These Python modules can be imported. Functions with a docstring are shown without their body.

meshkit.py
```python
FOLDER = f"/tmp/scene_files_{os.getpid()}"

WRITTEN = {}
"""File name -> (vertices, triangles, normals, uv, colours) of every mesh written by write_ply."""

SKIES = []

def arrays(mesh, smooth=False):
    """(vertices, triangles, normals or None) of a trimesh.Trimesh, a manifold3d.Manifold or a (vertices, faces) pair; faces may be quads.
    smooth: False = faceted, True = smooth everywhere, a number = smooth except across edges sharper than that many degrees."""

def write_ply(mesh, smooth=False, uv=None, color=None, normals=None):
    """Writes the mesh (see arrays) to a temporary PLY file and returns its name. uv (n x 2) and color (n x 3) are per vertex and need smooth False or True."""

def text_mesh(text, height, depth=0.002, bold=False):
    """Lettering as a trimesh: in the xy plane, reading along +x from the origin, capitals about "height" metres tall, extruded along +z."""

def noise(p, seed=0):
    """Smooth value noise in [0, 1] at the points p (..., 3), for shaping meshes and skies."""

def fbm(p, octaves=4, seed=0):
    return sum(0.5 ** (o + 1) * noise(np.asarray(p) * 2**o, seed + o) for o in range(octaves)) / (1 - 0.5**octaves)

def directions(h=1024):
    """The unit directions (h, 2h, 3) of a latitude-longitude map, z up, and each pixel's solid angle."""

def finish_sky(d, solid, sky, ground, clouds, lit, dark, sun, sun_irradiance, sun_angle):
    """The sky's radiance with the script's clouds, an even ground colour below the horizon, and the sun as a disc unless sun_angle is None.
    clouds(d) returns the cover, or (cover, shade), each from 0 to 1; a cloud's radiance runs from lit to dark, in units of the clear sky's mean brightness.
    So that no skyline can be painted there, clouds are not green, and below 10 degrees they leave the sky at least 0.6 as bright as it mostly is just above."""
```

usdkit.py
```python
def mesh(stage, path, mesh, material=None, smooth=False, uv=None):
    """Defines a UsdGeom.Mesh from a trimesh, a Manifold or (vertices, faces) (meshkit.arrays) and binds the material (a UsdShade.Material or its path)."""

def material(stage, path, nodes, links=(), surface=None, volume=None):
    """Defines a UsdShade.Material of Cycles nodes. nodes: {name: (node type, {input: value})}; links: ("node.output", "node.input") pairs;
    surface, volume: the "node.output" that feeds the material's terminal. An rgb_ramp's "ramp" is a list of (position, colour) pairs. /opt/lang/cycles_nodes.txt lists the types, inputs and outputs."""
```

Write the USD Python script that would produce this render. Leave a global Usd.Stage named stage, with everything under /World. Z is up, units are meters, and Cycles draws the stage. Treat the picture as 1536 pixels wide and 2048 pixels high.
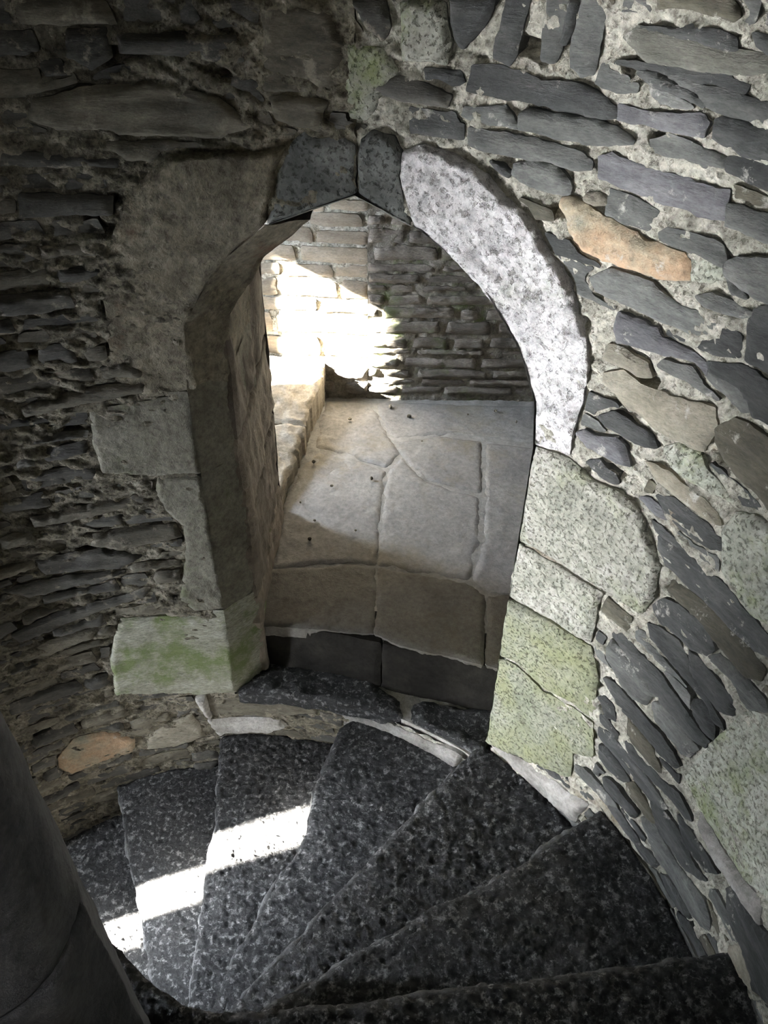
import math, numpy as np, trimesh, shapely, shapely.ops, manifold3d as m3
from shapely.geometry import Polygon, box as sbox
from scipy.spatial import Delaunay
import usdkit, meshkit
from pxr import Usd, UsdGeom, UsdLux, Gf, Sdf, UsdShade
stage = Usd.Stage.CreateInMemory()
UsdGeom.SetStageUpAxis(stage, 'Z'); UsdGeom.SetStageMetersPerUnit(stage, 1.0)
world = UsdGeom.Xform.Define(stage, '/World'); stage.SetDefaultPrim(world.GetPrim())
UsdGeom.Scope.Define(stage, '/World/Looks')

# ------------------------------------------------------------------ camera, light
EXPOSURE = 0.0
SUN, SKY_PASSAGE, SKY_STAIR, SKY_UPPER, SKY_SLIT, TREAD_FILL = 420000.0, 190.0, 285.0, 14.0, 1680.0, 950.0
cam = UsdGeom.Camera.Define(stage, '/World/camera')
cam.CreateHorizontalApertureAttr(36.0); cam.CreateVerticalApertureAttr(48.0)
cam.CreateFocalLengthAttr(1657.0 / 1536.0 * 36.0)
cam.CreateClippingRangeAttr(Gf.Vec2f(0.02, 100))
cam.CreateExposureAttr(EXPOSURE)
EYE = (0.0, 0.0, 2.05)
ROT = np.array([[0.99986, 0.01653, 0.0], [0.010745, -0.650102, 0.759771], [0.012556, -0.759667, -0.650191]])
cm = np.eye(4); cm[0, :3] = ROT[:, 0]; cm[1, :3] = -ROT[:, 1]; cm[2, :3] = -ROT[:, 2]; cm[3, :3] = EYE
cam.AddTransformOp().Set(Gf.Matrix4d(*cm.ravel().tolist()))

def aim(xf, pos, d, up=(0, 0, 1)):
    d = np.array(d, float); d /= np.linalg.norm(d)
    x = np.cross(d, up); x /= np.linalg.norm(x); y = np.cross(x, d)
    m = np.eye(4); m[0, :3] = x; m[1, :3] = y; m[2, :3] = -d; m[3, :3] = pos
    xf.AddTransformOp().Set(Gf.Matrix4d(*m.ravel().tolist()))

SUN_DIR = np.array([0.95, 0.313, -0.466])
sun = UsdLux.DistantLight.Define(stage, '/World/sun_light'); sun.CreateIntensityAttr(SUN); sun.CreateAngleAttr(1.6)
sun.CreateColorAttr(Gf.Vec3f(1.0, .96, .88)); aim(sun, (0, 0, 5), SUN_DIR)
sky = UsdLux.DomeLight.Define(stage, '/World/sky_dome'); sky.CreateIntensityAttr(0.6); sky.CreateColorAttr(Gf.Vec3f(.72, .85, 1.0))

def daylight(name, pos, d, w, h, inten, col):
    l = UsdLux.RectLight.Define(stage, '/World/' + name)
    l.CreateWidthAttr(w); l.CreateHeightAttr(h); l.CreateIntensityAttr(inten); l.CreateColorAttr(Gf.Vec3f(*col)); aim(l, pos, d, (0, 0, 1) if abs(d[2]) < .9 else (0, 1, 0))

# ------------------------------------------------------------------ the plan (metres)
C = np.array([-.445, .488]); R = 1.17            # axis and radius of the stair well
N = np.array([-.50, .44]); RN = .13              # newel
RISER = .175; ZB = -.03                          # riser, height of the step at the right door jamb
ZF = .07                                         # passage floor
YE = 3.08                                        # passage end wall
def onwall(s, z, h=0.0):
    a = np.asarray(s) / R; r = R - np.asarray(h)
    return np.stack([C[0] + r * np.cos(a), C[1] + r * np.sin(a), np.broadcast_to(z, np.shape(a))], -1)
def ang(deg, r=R): return C + r * np.array([math.cos(math.radians(deg)), math.sin(math.radians(deg))])
W3 = 261.0                                      # bearing of the upper stair window
W3R = np.array([math.cos(math.radians(W3)), math.sin(math.radians(W3))]); W3Z = (1.55, 1.98); W3W = .34
W3O = C + W3R * (R + .50) + np.array([-.10, 0])
daylight('daylight_upper', (*W3O, np.mean(W3Z)), (.45, .9, -.12), W3W, W3Z[1] - W3Z[0], SKY_UPPER, (.93, .97, 1.0))
# the lower stair window: the slit runs along the sun's bearing
W2I = np.array([-1.53, .90]); SD = SUN_DIR[:2] / np.linalg.norm(SUN_DIR[:2]); SP = np.array([-SD[1], SD[0]])
W2O = W2I - SD * .62; W2Z = (-.25, .72)
daylight('daylight_lower_sky', (*(W2O - np.array([.9736, .2284]) * .45), -.35), (.9736, .2284, .25), .08, 1.1, SKY_SLIT, (.95, .97, 1.0))
daylight('daylight_lower_high', (*(W2O - np.array([.996, .09]) * .45), 0.80), (.996, .09, -.7), .22, .4, TREAD_FILL, (.80, .88, 1.0))  # extra lamp outside the slit, added to brighten the inner treads
daylight('daylight_lower', (*W2O, np.mean(W2Z)), (.996, .087, .15), .10, W2Z[1] - W2Z[0], SKY_STAIR, (.86, .92, 1.0))
W1Y, W1Z = (2.62, 2.86), (.60, 1.15)             # slit of the passage window
daylight('daylight_passage', (-1.42, np.mean(W1Y), np.mean(W1Z)), (1, 0, -.1), W1Y[1] - W1Y[0], W1Z[1] - W1Z[0], SKY_PASSAGE, (.74, .85, 1.0))

# stones as (tone, [s, z, ...]) in mm on the wall: s along the curve, z up
RIGHT_STONES = [
 ('d', [1276,1814,1203,1821,1210,1795,1229,1772,1252,1749,1265,1761,1274,1784]),
 ('d', [1182,1823,1145,1826,1149,1807,1153,1784,1158,1754,1167,1736,1193,1744,1192,1768,1182,1800]),
 ('g', [1114,1829,1077,1833,1082,1799,1083,1767,1091,1748,1114,1749,1115,1786]),
 ('g', [1061,1835,1029,1838,1016,1819,1020,1785,1025,1744,1044,1736,1063,1745,1065,1770,1064,1808]),
 ('d', [1076,1833,1064,1834,1066,1797,1075,1777,1082,1776,1079,1815]),
 ('d', [1230,1727,1187,1729,1143,1727,1106,1717,1060,1724,1018,1721,976,1703,973,1690,1011,1686,1071,1686,1114,1688,1170,1685,1211,1685,1237,1685,1235,1707]),
 ('g', [1242,1658,1192,1668,1166,1673,1145,1652,1141,1645,1185,1644,1224,1642,1246,1647]),
 ('g', [1139,1667,1117,1675,1079,1677,1021,1680,971,1680,934,1667,937,1662,970,1654,1015,1648,1050,1645,1088,1644,1138,1643]),
 ('g', [1229,1629,1188,1631,1129,1631,1072,1631,1023,1627,1001,1622,1000,1610,1037,1601,1072,1604,1110,1600,1145,1601,1195,1600,1229,1603]),
 ('g', [1141,1585,1100,1597,1061,1596,1045,1587,1030,1576,1033,1561,1074,1557,1107,1557,1141,1569]),
 ('d', [1183,1583,1165,1583,1146,1575,1148,1565,1174,1574]),
 ('d', [1320,1710,1292,1714,1256,1712,1245,1698,1267,1693,1291,1700,1315,1697]),
 ('y', [982,1798,960,1813,918,1810,878,1807,831,1805,763,1809,751,1809,747,1799,781,1785,823,1778,859,1776,896,1775,942,1774,961,1785]),
 ('d', [956,1815,911,1818,881,1825,841,1825,815,1821,810,1808,832,1807,869,1810,918,1812]),
 ('b', [945,1854,839,1867,818,1848,824,1842,859,1843,899,1844,938,1839]),
 ('d', [987,1764,949,1770,907,1771,866,1773,808,1776,780,1771,782,1765,828,1764,855,1762,909,1763,952,1764]),
 ('d', [950,1756,913,1760,883,1750,851,1745,838,1735,859,1735,891,1742,926,1746]),
 ('g', [908,1760,880,1763,841,1758,802,1759,771,1756,733,1756,725,1734,736,1733,783,1730,816,1732,852,1739,881,1751]),
 ('g', [926,1744,899,1740,861,1733,855,1729,880,1726,903,1724,920,1732]),
 ('u', [972,1706,943,1709,916,1708,891,1711,830,1722,821,1714,825,1693,855,1690,894,1691,919,1691,948,1690,970,1690]),
 ('d', [813,1722,781,1726,733,1725,720,1725,708,1692,721,1692,759,1690,811,1700]),
 ('g', [905,1672,879,1683,842,1683,809,1681,784,1677,782,1664,803,1662,839,1658,868,1658,901,1658]),
 ('d', [781,1676,759,1684,717,1683,704,1683,695,1658,708,1657,741,1658,776,1663]),
 ('u', [990,1628,970,1636,952,1631,916,1633,869,1630,834,1635,811,1632,763,1634,756,1600,781,1592,836,1594,882,1592,916,1595,958,1595,984,1599]),
 ('g', [759,1616,741,1620,719,1619,694,1620,678,1620,666,1587,683,1589,717,1590,752,1590]),
 ('g', [959,1586,935,1586,904,1584,872,1579,873,1556,880,1548,913,1544,956,1549,960,1569]),
 ('t', [1001,1567,980,1575,963,1573,961,1563,984,1555,1004,1558]),
 ('o', [1039,1550,1020,1556,995,1550,964,1543,926,1536,898,1534,883,1523,856,1530,841,1527,807,1526,794,1518,791,1495,819,1483,876,1474,916,1472,955,1475,991,1480,997,1486,1015,1498,1025,1523,1041,1539]),
 ('g', [860,1546,849,1556,820,1556,794,1561,768,1561,748,1556,738,1542,740,1532,766,1532,795,1534,828,1533,853,1535]),
 ('g', [737,1536,722,1553,693,1560,661,1570,640,1514,654,1514,673,1512,703,1517,730,1524]),
 ('d', [724,1518,709,1514,687,1505,711,1501]),
 ('w', [792,1524,770,1530,739,1529,734,1514,752,1502,783,1494]),
 ('g', [966,1432,934,1461,908,1462,851,1464,828,1453,783,1446,736,1454,721,1447,728,1431,753,1415,784,1415,823,1411,870,1411,907,1414,950,1416]),
 ('u', [897,1393,866,1394,822,1395,810,1381,769,1382,738,1382,717,1373,715,1359,740,1372,783,1361,844,1351,888,1340,897,1364]),
 ('g', [767,1474,742,1486,699,1487,670,1485,682,1473,716,1467,750,1466]),
 ('d', [671,1467,666,1493,652,1509,635,1514,589,1411,617,1418,654,1416]),
 ('t', [904,1330,878,1334,849,1328,825,1329,812,1309,836,1298,862,1302,908,1300]),
 ('d', [720,1381,690,1390,653,1405,611,1403,594,1400,572,1345,588,1344,614,1340,632,1361,656,1369,694,1368,712,1370]),
 ('g', [716,1362,694,1366,657,1363,632,1354,624,1342,634,1336,662,1342,683,1347,705,1353]),
 ('t', [905,1272,862,1291,826,1282,784,1287,730,1297,681,1312,669,1285,674,1235,695,1222,720,1223,763,1215,812,1227,848,1233,882,1247,901,1254]),
 ('d', [892,1185,862,1209,833,1207,805,1202,780,1202,766,1185,789,1174,809,1171,845,1172,874,1174]),
 ('u', [936,1124,918,1139,879,1142,847,1159,821,1147,810,1117,830,1111,872,1109,905,1109]),
 ('d', [898,1075,874,1092,853,1082,832,1082,822,1066,839,1059,867,1061]),
 ('t', [773,1146,751,1153,721,1152,680,1150,644,1149,615,1141,601,1128,622,1118,675,1118,718,1121,749,1125]),
 ('b', [668,1281,642,1314,615,1318,577,1319,555,1317,506,1203,534,1214,570,1225,605,1229,645,1248,660,1260]),
 ('w', [752,1196,723,1216,684,1224,663,1204,619,1192,592,1181,634,1170,696,1165,726,1169]),
 ('d', [737,1093,707,1107,671,1105,628,1104,593,1098,582,1083,604,1068,638,1062,682,1063,715,1073]),
 ('u', [769,1065,748,1078,727,1070,707,1057,728,1052,755,1059]),
 ('d', [732,1033,710,1035,684,1032,649,1021,660,1016,692,1017,722,1021]),
 ('d', [707,1012,680,1019,635,1017,593,1021,545,1018,494,1009,444,1009,424,1008,410,978,428,973,455,957,508,951,575,956,629,959,676,966,699,985]),
 ('b', [652,942,626,948,574,953,517,948,463,952,420,945,418,919,440,900,479,897,520,899,560,913,614,914,652,921]),
 ('d', [679,853,659,888,623,903,580,906,544,899,527,881,537,852,572,834,614,835,654,830]),
 ('g', [527,855,507,881,469,890,429,891,399,892,384,875,414,843,436,845,467,860,508,858]),
 ('d', [570,830,535,830,487,825,447,823,438,793,463,776,499,775,547,794]),
 ('d', [673,800,650,815,603,823,570,808,540,786,503,766,451,747,444,740,465,736,498,752,526,759,560,760,605,766,658,772]),
 ('d', [745,704,725,727,670,714,617,712,567,697,517,686,473,680,457,680,461,660,493,643,547,640,607,655,662,663,712,693]),
 ('g', [751,655,744,687,717,684,661,672,615,659,602,654,616,636,621,603,648,589,700,605,740,626]),
 ('g', [604,623,580,644,538,637,499,636,475,637,483,595,504,578,551,584,588,587]),
 ('d', [523,730,504,749,482,740,459,720,453,698,473,689,512,701]),
 ('d', [736,562,712,578,666,569,619,569,568,562,526,558,496,543,502,526,551,513,597,515,657,523,710,539]),
 ('d', [734,493,719,514,694,509,676,471,703,464]),
 ('d', [727,444,705,457,659,441,661,425,705,426]),
 ('d', [712,401,683,418,629,413,586,414,539,404,484,397,501,359,561,361,613,360,669,366,707,378]),
 ('b', [652,519,630,527,585,516,546,485,528,471,559,462,601,460,638,472]),
 ('d', [637,439,619,447,568,450,516,448,472,470,446,460,420,451,436,435,485,434,547,424,604,415]),
 ('d', [695,354,672,363,617,355,595,342,608,324,654,315,683,321]),
 ('g', [744,203,720,221,662,225,606,224,599,217,632,184,689,187,735,185]),
 ('d', [662,259,636,279,584,275,543,276,548,250,596,239,647,239]),
 ('b', [598,321,581,353,537,341,493,335,498,310,528,305,574,310]),
 ('d', [635,195,599,215,568,209,508,201,446,221,446,196,470,177,520,179,585,183]),
 ('g', [529,278,499,311,455,295,396,293,352,307,315,313,283,300,268,271,292,246,341,239,393,238,440,232,484,243]),
 ('d', [526,362,495,378,451,381,411,374,364,354,330,364,345,345,377,317,423,311,470,309,505,329]),
 ('d', [431,194,409,217,362,226,336,226,324,207,346,191,401,184]),
 ('d', [453,420,404,423,351,429,319,420,341,387,381,371,425,386]),
 ('w', [437,750,423,802,407,841,355,887,299,881,56,606,171,563,207,553,226,541,257,515,297,505,336,509,382,494,431,512,472,532,464,623,450,680]),
 ('w', [593,1120,581,1166,554,1184,524,1189,501,1191,427,1027,453,1028,479,1018,525,1024,564,1045]),
 ('d', [283,426,273,469,224,476,195,467,166,489,124,504,52,408,94,386,117,357,191,378,246,384]),
 ('d', [789,1831,771,1830,758,1829,752,1812,765,1813,778,1821]),
 ('l', [1001,0,909,39,737,83,681,116,700,1,808,-23,900,-23]),
 ('l', [1503,-175,1383,-165,1226,-167,1094,-141,1123,-231,1258,-238,1400,-261,1505,-274]),
 ('l', [408,508,341,492,260,505,212,530,190,478,254,461,338,448,401,474]),
 ('t', [213,317,195,367,158,369,118,352,124,335,167,314]),
]
DOOR_STONES = [
 ('k', [1443,1486,1445,1537,1438,1586,1416,1603,1372,1598,1360,1574,1363,1530,1351,1486,1334,1441,1379,1455]),
 ('h', [1328,1441,1347,1486,1359,1530,1356,1575,1313,1591,1270,1587,1235,1576,1189,1559,1151,1528,1110,1515,1075,1480,1039,1444,1004,1418,980,1369,947,1312,934,1245,935,1167,942,1116,939,1070,997,1060,1019,1058,1034,1156,1082,1251,1124,1301,1184,1356,1246,1396,1295,1425]),
 ('j', [1018,1051,938,1063,876,1043,815,1050,762,1041,737,1016,688,960,678,872,695,812,787,801,844,789,890,790,932,791,1020,790,1021,906,1020,989]),
 ('j', [1019,781,931,784,889,782,842,782,790,791,796,742,791,691,790,630,856,619,929,613,1025,604,1023,693]),
 ('m', [1025,595,938,603,855,610,788,622,752,557,731,411,794,404,883,373,974,400,1024,385,1026,499]),
 ('m', [1024,373,973,389,882,363,792,395,729,402,702,292,758,241,745,143,878,65,1020,12,1021,209]),
 ('J', [2091,955,1950,972,1835,995,1842,899,1880,753,1987,750,2100,771,2106,856]),
 ('J', [1970,740,1884,748,1870,671,1851,575,1853,387,1856,251,1942,245,1979,290,1935,485,1927,577,1968,632,1983,700]),
 ('M', [2156,249,2073,236,1931,222,1846,233,1855,-35,1858,-145,1979,-148,2233,-78,2217,79,2183,181]),
 ('H', [1644,1401,1618,1459,1610,1506,1583,1559,1629,1547,1728,1541,1827,1529,1918,1451,1978,1340,2004,1229,2018,1083,2045,1053,1949,979,1837,1004,1836,1078,1838,1166,1797,1239,1745,1309,1698,1358]),
 ('k', [1638,1404,1615,1457,1605,1507,1577,1560,1546,1587,1519,1575,1470,1587,1450,1572,1453,1527,1449,1486,1482,1469,1545,1438]),
]
LEFT_STONES = [
 ('o', [2457,-293,2387,-229,2296,-242,2215,-323,2227,-390,2344,-400,2435,-402,2464,-344]),
 ('t', [2175,-325,2095,-281,2016,-244,1984,-377,2098,-416,2187,-398]),
 ('d', [2051,-468,1960,-461,1963,-519,2053,-514]),
 ('d', [2047,-534,1968,-537,1981,-570,2055,-554]),
 ('g', [1959,-177,1745,-159,1604,-155,1598,-217,1762,-272,1953,-267]),
 ('l', [1998,-169,1963,-158,1956,-278,1729,-278,1697,-312,1769,-358,1924,-372,1940,-412,1970,-307,1989,-221]),
 ('t', [2430,200,2355,227,2230,229,2245,191,2369,168,2430,174]),
 ('g', [2297,670,2137,680,1997,693,2002,664,2133,637,2294,635]),
 ('g', [2163,582,2080,584,1949,587,1937,537,2094,508,2178,541]),
 ('g', [2046,1066,1989,1075,1948,1053,1962,1034,2046,1037]),
 ('g', [2239,987,2066,1021,1953,1020,1958,993,2064,976,2235,958]),
 ('b', [2051,1628,1944,1651,1833,1660,1716,1638,1645,1590,1715,1564,1850,1565,1998,1570,2064,1594]),
 ('d', [1968,1740,1893,1744,1889,1700,1938,1676,1977,1701]),
 ('d', [2029,1700,1986,1697,1979,1672,2019,1667]),
 ('d', [2131,1544,2042,1535,1915,1520,1920,1502,2049,1508,2138,1517]),
 ('d', [2116,1464,1938,1450,1950,1412,2128,1416]),
 ('g', [1614,1778,1501,1791,1468,1741,1487,1656,1554,1652,1625,1651]),
 ('d', [1457,1801,1390,1805,1385,1763,1398,1743,1426,1759]),
 ('w', [1467,1738,1394,1736,1365,1704,1388,1671,1426,1617,1459,1618,1468,1655]),
 ('w', [1368,1807,1285,1813,1272,1758,1274,1722,1320,1720,1361,1720]),
 ('d', [1416,1692,1365,1697,1318,1690,1266,1677,1274,1656,1364,1657,1411,1664]),
 ('g', [1616,1643,1554,1646,1497,1644,1518,1589,1557,1592,1605,1602]),
 ('d', [2236,865,2120,873,2118,835,2223,825]),
 ('d', [2320,529,2155,526,2046,478,2119,443,2309,470]),
 ('d', [2445,294,2303,330,2126,336,2052,362,2074,315,2274,278,2429,254]),
 ('d', [2425,462,2262,453,2095,429,2181,400,2364,405]),
]
FLAGS = [
 [-265,3058,-58,3052,5,2802,54,2682,5,2589,-160,2673,-275,2711],
 [-51,3052,658,3038,768,2972,731,2735,472,2794,268,2831,40,2782,15,2817],
 [30,2754,226,2801,392,2771,370,2443,353,2433,160,2520,103,2601],
 [414,2765,728,2718,689,1932,352,1915,306,1970,354,2170,384,2422],
 [13,2551,66,2659,103,2582,156,2498,357,2410,340,2170,289,1970,193,1993,-16,2039,-4,2354],
 [-277,2687,-159,2650,1,2563,-15,2353,-26,2039,-114,2052,-284,2028,-376,2014,-370,2373,-330,2557],
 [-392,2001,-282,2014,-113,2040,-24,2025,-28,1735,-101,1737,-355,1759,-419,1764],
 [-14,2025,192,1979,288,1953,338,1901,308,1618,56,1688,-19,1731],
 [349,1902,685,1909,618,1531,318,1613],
]
THRESHOLDS = [
 [-468,1637,-434,1747,-418,1815,-254,1767,-53,1709,61,1626,76,1548,-34,1576,-194,1615,-323,1634],
 [96,1613,169,1618,274,1592,396,1623,374,1404,301,1424,250,1450,183,1497,92,1541],
]
NOSINGS = {
 2: [703,695,646,688,486,662,306,638,87,611,15,598,-144,583],
 1: [563,1102,433,1024,321,944,235,900,129,853,49,800,15,785],
 0: [303,1403,203,1311,116,1209,14,1092,-71,991,-131,933,-197,842,-282,757],
 -1: [-147,1512,-201,1346,-210,1218,-241,1135,-278,1085,-335,943,-370,868,-398,768],
 -2: [-545,1652,-528,1444,-511,1324,-521,1242,-510,1055,-506,920],
 -3: [-916,1561,-867,1459,-812,1302,-763,1197,-660,950],
}

# ------------------------------------------------------------------ helpers
taken = {}
def numbered(path):
    n = taken.get(path, 0); taken[path] = n + 1
    return path if n == 0 else '%s_%03d' % (path, n)
def tag(prim, label=None, cat=None, group=None, kind=None):
    p = prim.GetPrim() if hasattr(prim, 'GetPrim') else prim
    for k, v in (('label', label), ('category', cat), ('group', group), ('kind', kind)):
        if v: p.SetCustomDataByKey(k, v)
    return p
def thing(name, label, cat=None, kind=None, group=None, loc=(0, 0, 0)):
    path = numbered('/World/' + name); x = UsdGeom.Xform.Define(stage, path); x.AddTranslateOp().Set(Gf.Vec3d(*loc))
    tag(x, label, cat, group, kind); return path
def obj(parent, name, mesh, mat, smooth=True, label=None, kind=None):
    path = numbered(parent + '/' + name)
    m = usdkit.mesh(stage, path, mesh, '/World/Looks/' + mat, smooth=smooth)
    if label or kind: tag(m, label, kind=kind)
    return path
def fbm(p, f, o=4, seed=0): return meshkit.fbm(np.asarray(p, float) * np.asarray(f, float), o, seed) - .5

def soften(poly, r=.006, jit=.003, seg=.012, seed=0):
    p = poly.buffer(0)
    if r: p = p.buffer(-r).buffer(2 * r, quad_segs=2).buffer(-r, quad_segs=2)
    if p.is_empty: return None
    if p.geom_type != 'Polygon': p = max(p.geoms, key=lambda g: g.area)
    p = Polygon(p.exterior).segmentize(seg)
    q = np.array(p.exterior.coords)[:-1]
    if jit:
        q3 = np.c_[q, np.full(len(q), seed * 3.7)]
        q = q + jit * np.stack([2 * fbm(q3, 55, 4, seed) + 1.6 * fbm(q3, 16, 2, seed + 7), 2 * fbm(q3, 55, 4, seed + 50) + 1.6 * fbm(q3, 16, 2, seed + 57)], -1)
    p = Polygon(q).buffer(0)
    if p.is_empty: return None
    if p.geom_type != 'Polygon': p = max(p.geoms, key=lambda g: g.area)
    return p

def patch(poly, place, height, depth, res=.016, r=.006, jit=.003, seed=0, seg=None, back=False, raw=False):
    """One stone: the outline poly (a, b) filled with points, raised by height(points, distance to the edge), with sides going down by depth.
    place(a, b, h) puts them in the world."""
    p = poly if raw else soften(poly, r, jit, seg or res, seed)
    if p is None or p.area < 1e-4: return None
    rng = np.random.default_rng(1000 + seed)
    rim = np.array(p.segmentize(res * 1.2).exterior.coords)[:-1]
    x0, y0, x1, y1 = p.bounds
    gx, gy = np.meshgrid(np.arange(x0, x1 + res, res), np.arange(y0, y1 + res, res * .87))
    gx = gx + (np.arange(gx.shape[0]) % 2)[:, None] * res * .5
    g = np.stack([gx.ravel(), gy.ravel()], -1) + rng.uniform(-.22, .22, (gx.size, 2)) * res
    inner = p.buffer(-res * .45)
    g = g[shapely.contains_xy(inner, g[:, 0], g[:, 1])] if not inner.is_empty else g[:0]
    pts = np.vstack([rim, g])
    tri = Delaunay(pts).simplices
    cen = pts[tri].mean(1)
    tri = tri[shapely.contains_xy(p.buffer(1e-6), cen[:, 0], cen[:, 1])]
    a, b, c = pts[tri[:, 0]], pts[tri[:, 1]], pts[tri[:, 2]]
    area = (b[:, 0] - a[:, 0]) * (c[:, 1] - a[:, 1]) - (b[:, 1] - a[:, 1]) * (c[:, 0] - a[:, 0])
    tri = np.where((area < 0)[:, None], tri[:, ::-1], tri)[np.abs(area) > 1e-10]
    d = np.zeros(len(pts)); d[len(rim):] = shapely.distance(shapely.points(pts[len(rim):]), p.exterior)
    h = height(pts, d)
    e = np.vstack([tri[:, [0, 1]], tri[:, [1, 2]], tri[:, [2, 0]]])
    key = np.sort(e, 1); _, idx, cnt = np.unique(key, axis=0, return_index=True, return_counts=True)
    e = e[idx[cnt == 1]]
    used = np.unique(e); m = -np.ones(len(pts), int); m[used] = np.arange(len(used))
    n = len(pts); k = len(used)
    top, low = pts[used], np.minimum(h[used] - .004, -depth)
    P = np.vstack([pts, top, top]); H = np.r_[h, h[used], low]
    ea, eb = m[e[:, 0]] + n, m[e[:, 1]] + n
    side = np.vstack([np.stack([ea, ea + k, eb], 1), np.stack([eb, ea + k, eb + k], 1)])
    F = np.vstack([tri, side])
    V = place(P[:, 0], P[:, 1], H)
    # outward: the first face must look along +h
    t0 = tri[0]; q = place(pts[t0, 0], pts[t0, 1], h[t0] * 0); up = place(pts[t0[:1], 0], pts[t0[:1], 1], np.array([.01]))[0] - q[0]
    if np.cross(q[1] - q[0], q[2] - q[0]) @ up < 0: F = F[:, ::-1]
    return V, F

def merge(*ms):
    ms = [m for m in ms if m is not None]; V, F, n = [], [], 0
    for v, f in ms: V.append(v); F.append(np.asarray(f) + n); n += len(v)
    return np.vstack(V), np.vstack(F)
def grid(P):
    a, b = P.shape[:2]; i = np.arange(a * b).reshape(a, b)
    F = np.stack([i[:-1, :-1], i[1:, :-1], i[1:, 1:], i[:-1, 1:]], -1).reshape(-1, 4)
    return P.reshape(-1, 3), np.vstack([F[:, [0, 1, 2]], F[:, [0, 2, 3]]])
def hull(pts): return m3.Manifold.hull_points(np.asarray(pts, float))
def prism(poly, z0, z1):
    q = np.array(poly.exterior.coords)[:-1] if hasattr(poly, 'exterior') else np.array(poly)
    if Polygon(q).exterior.is_ccw is False: q = q[::-1]
    return m3.CrossSection([q]).extrude(z1 - z0).translate((0, 0, z0))
def cyl(r, z0, z1, c=C, n=160): return m3.Manifold.cylinder(z1 - z0, r, r, n).translate((c[0], c[1], z0))

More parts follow.
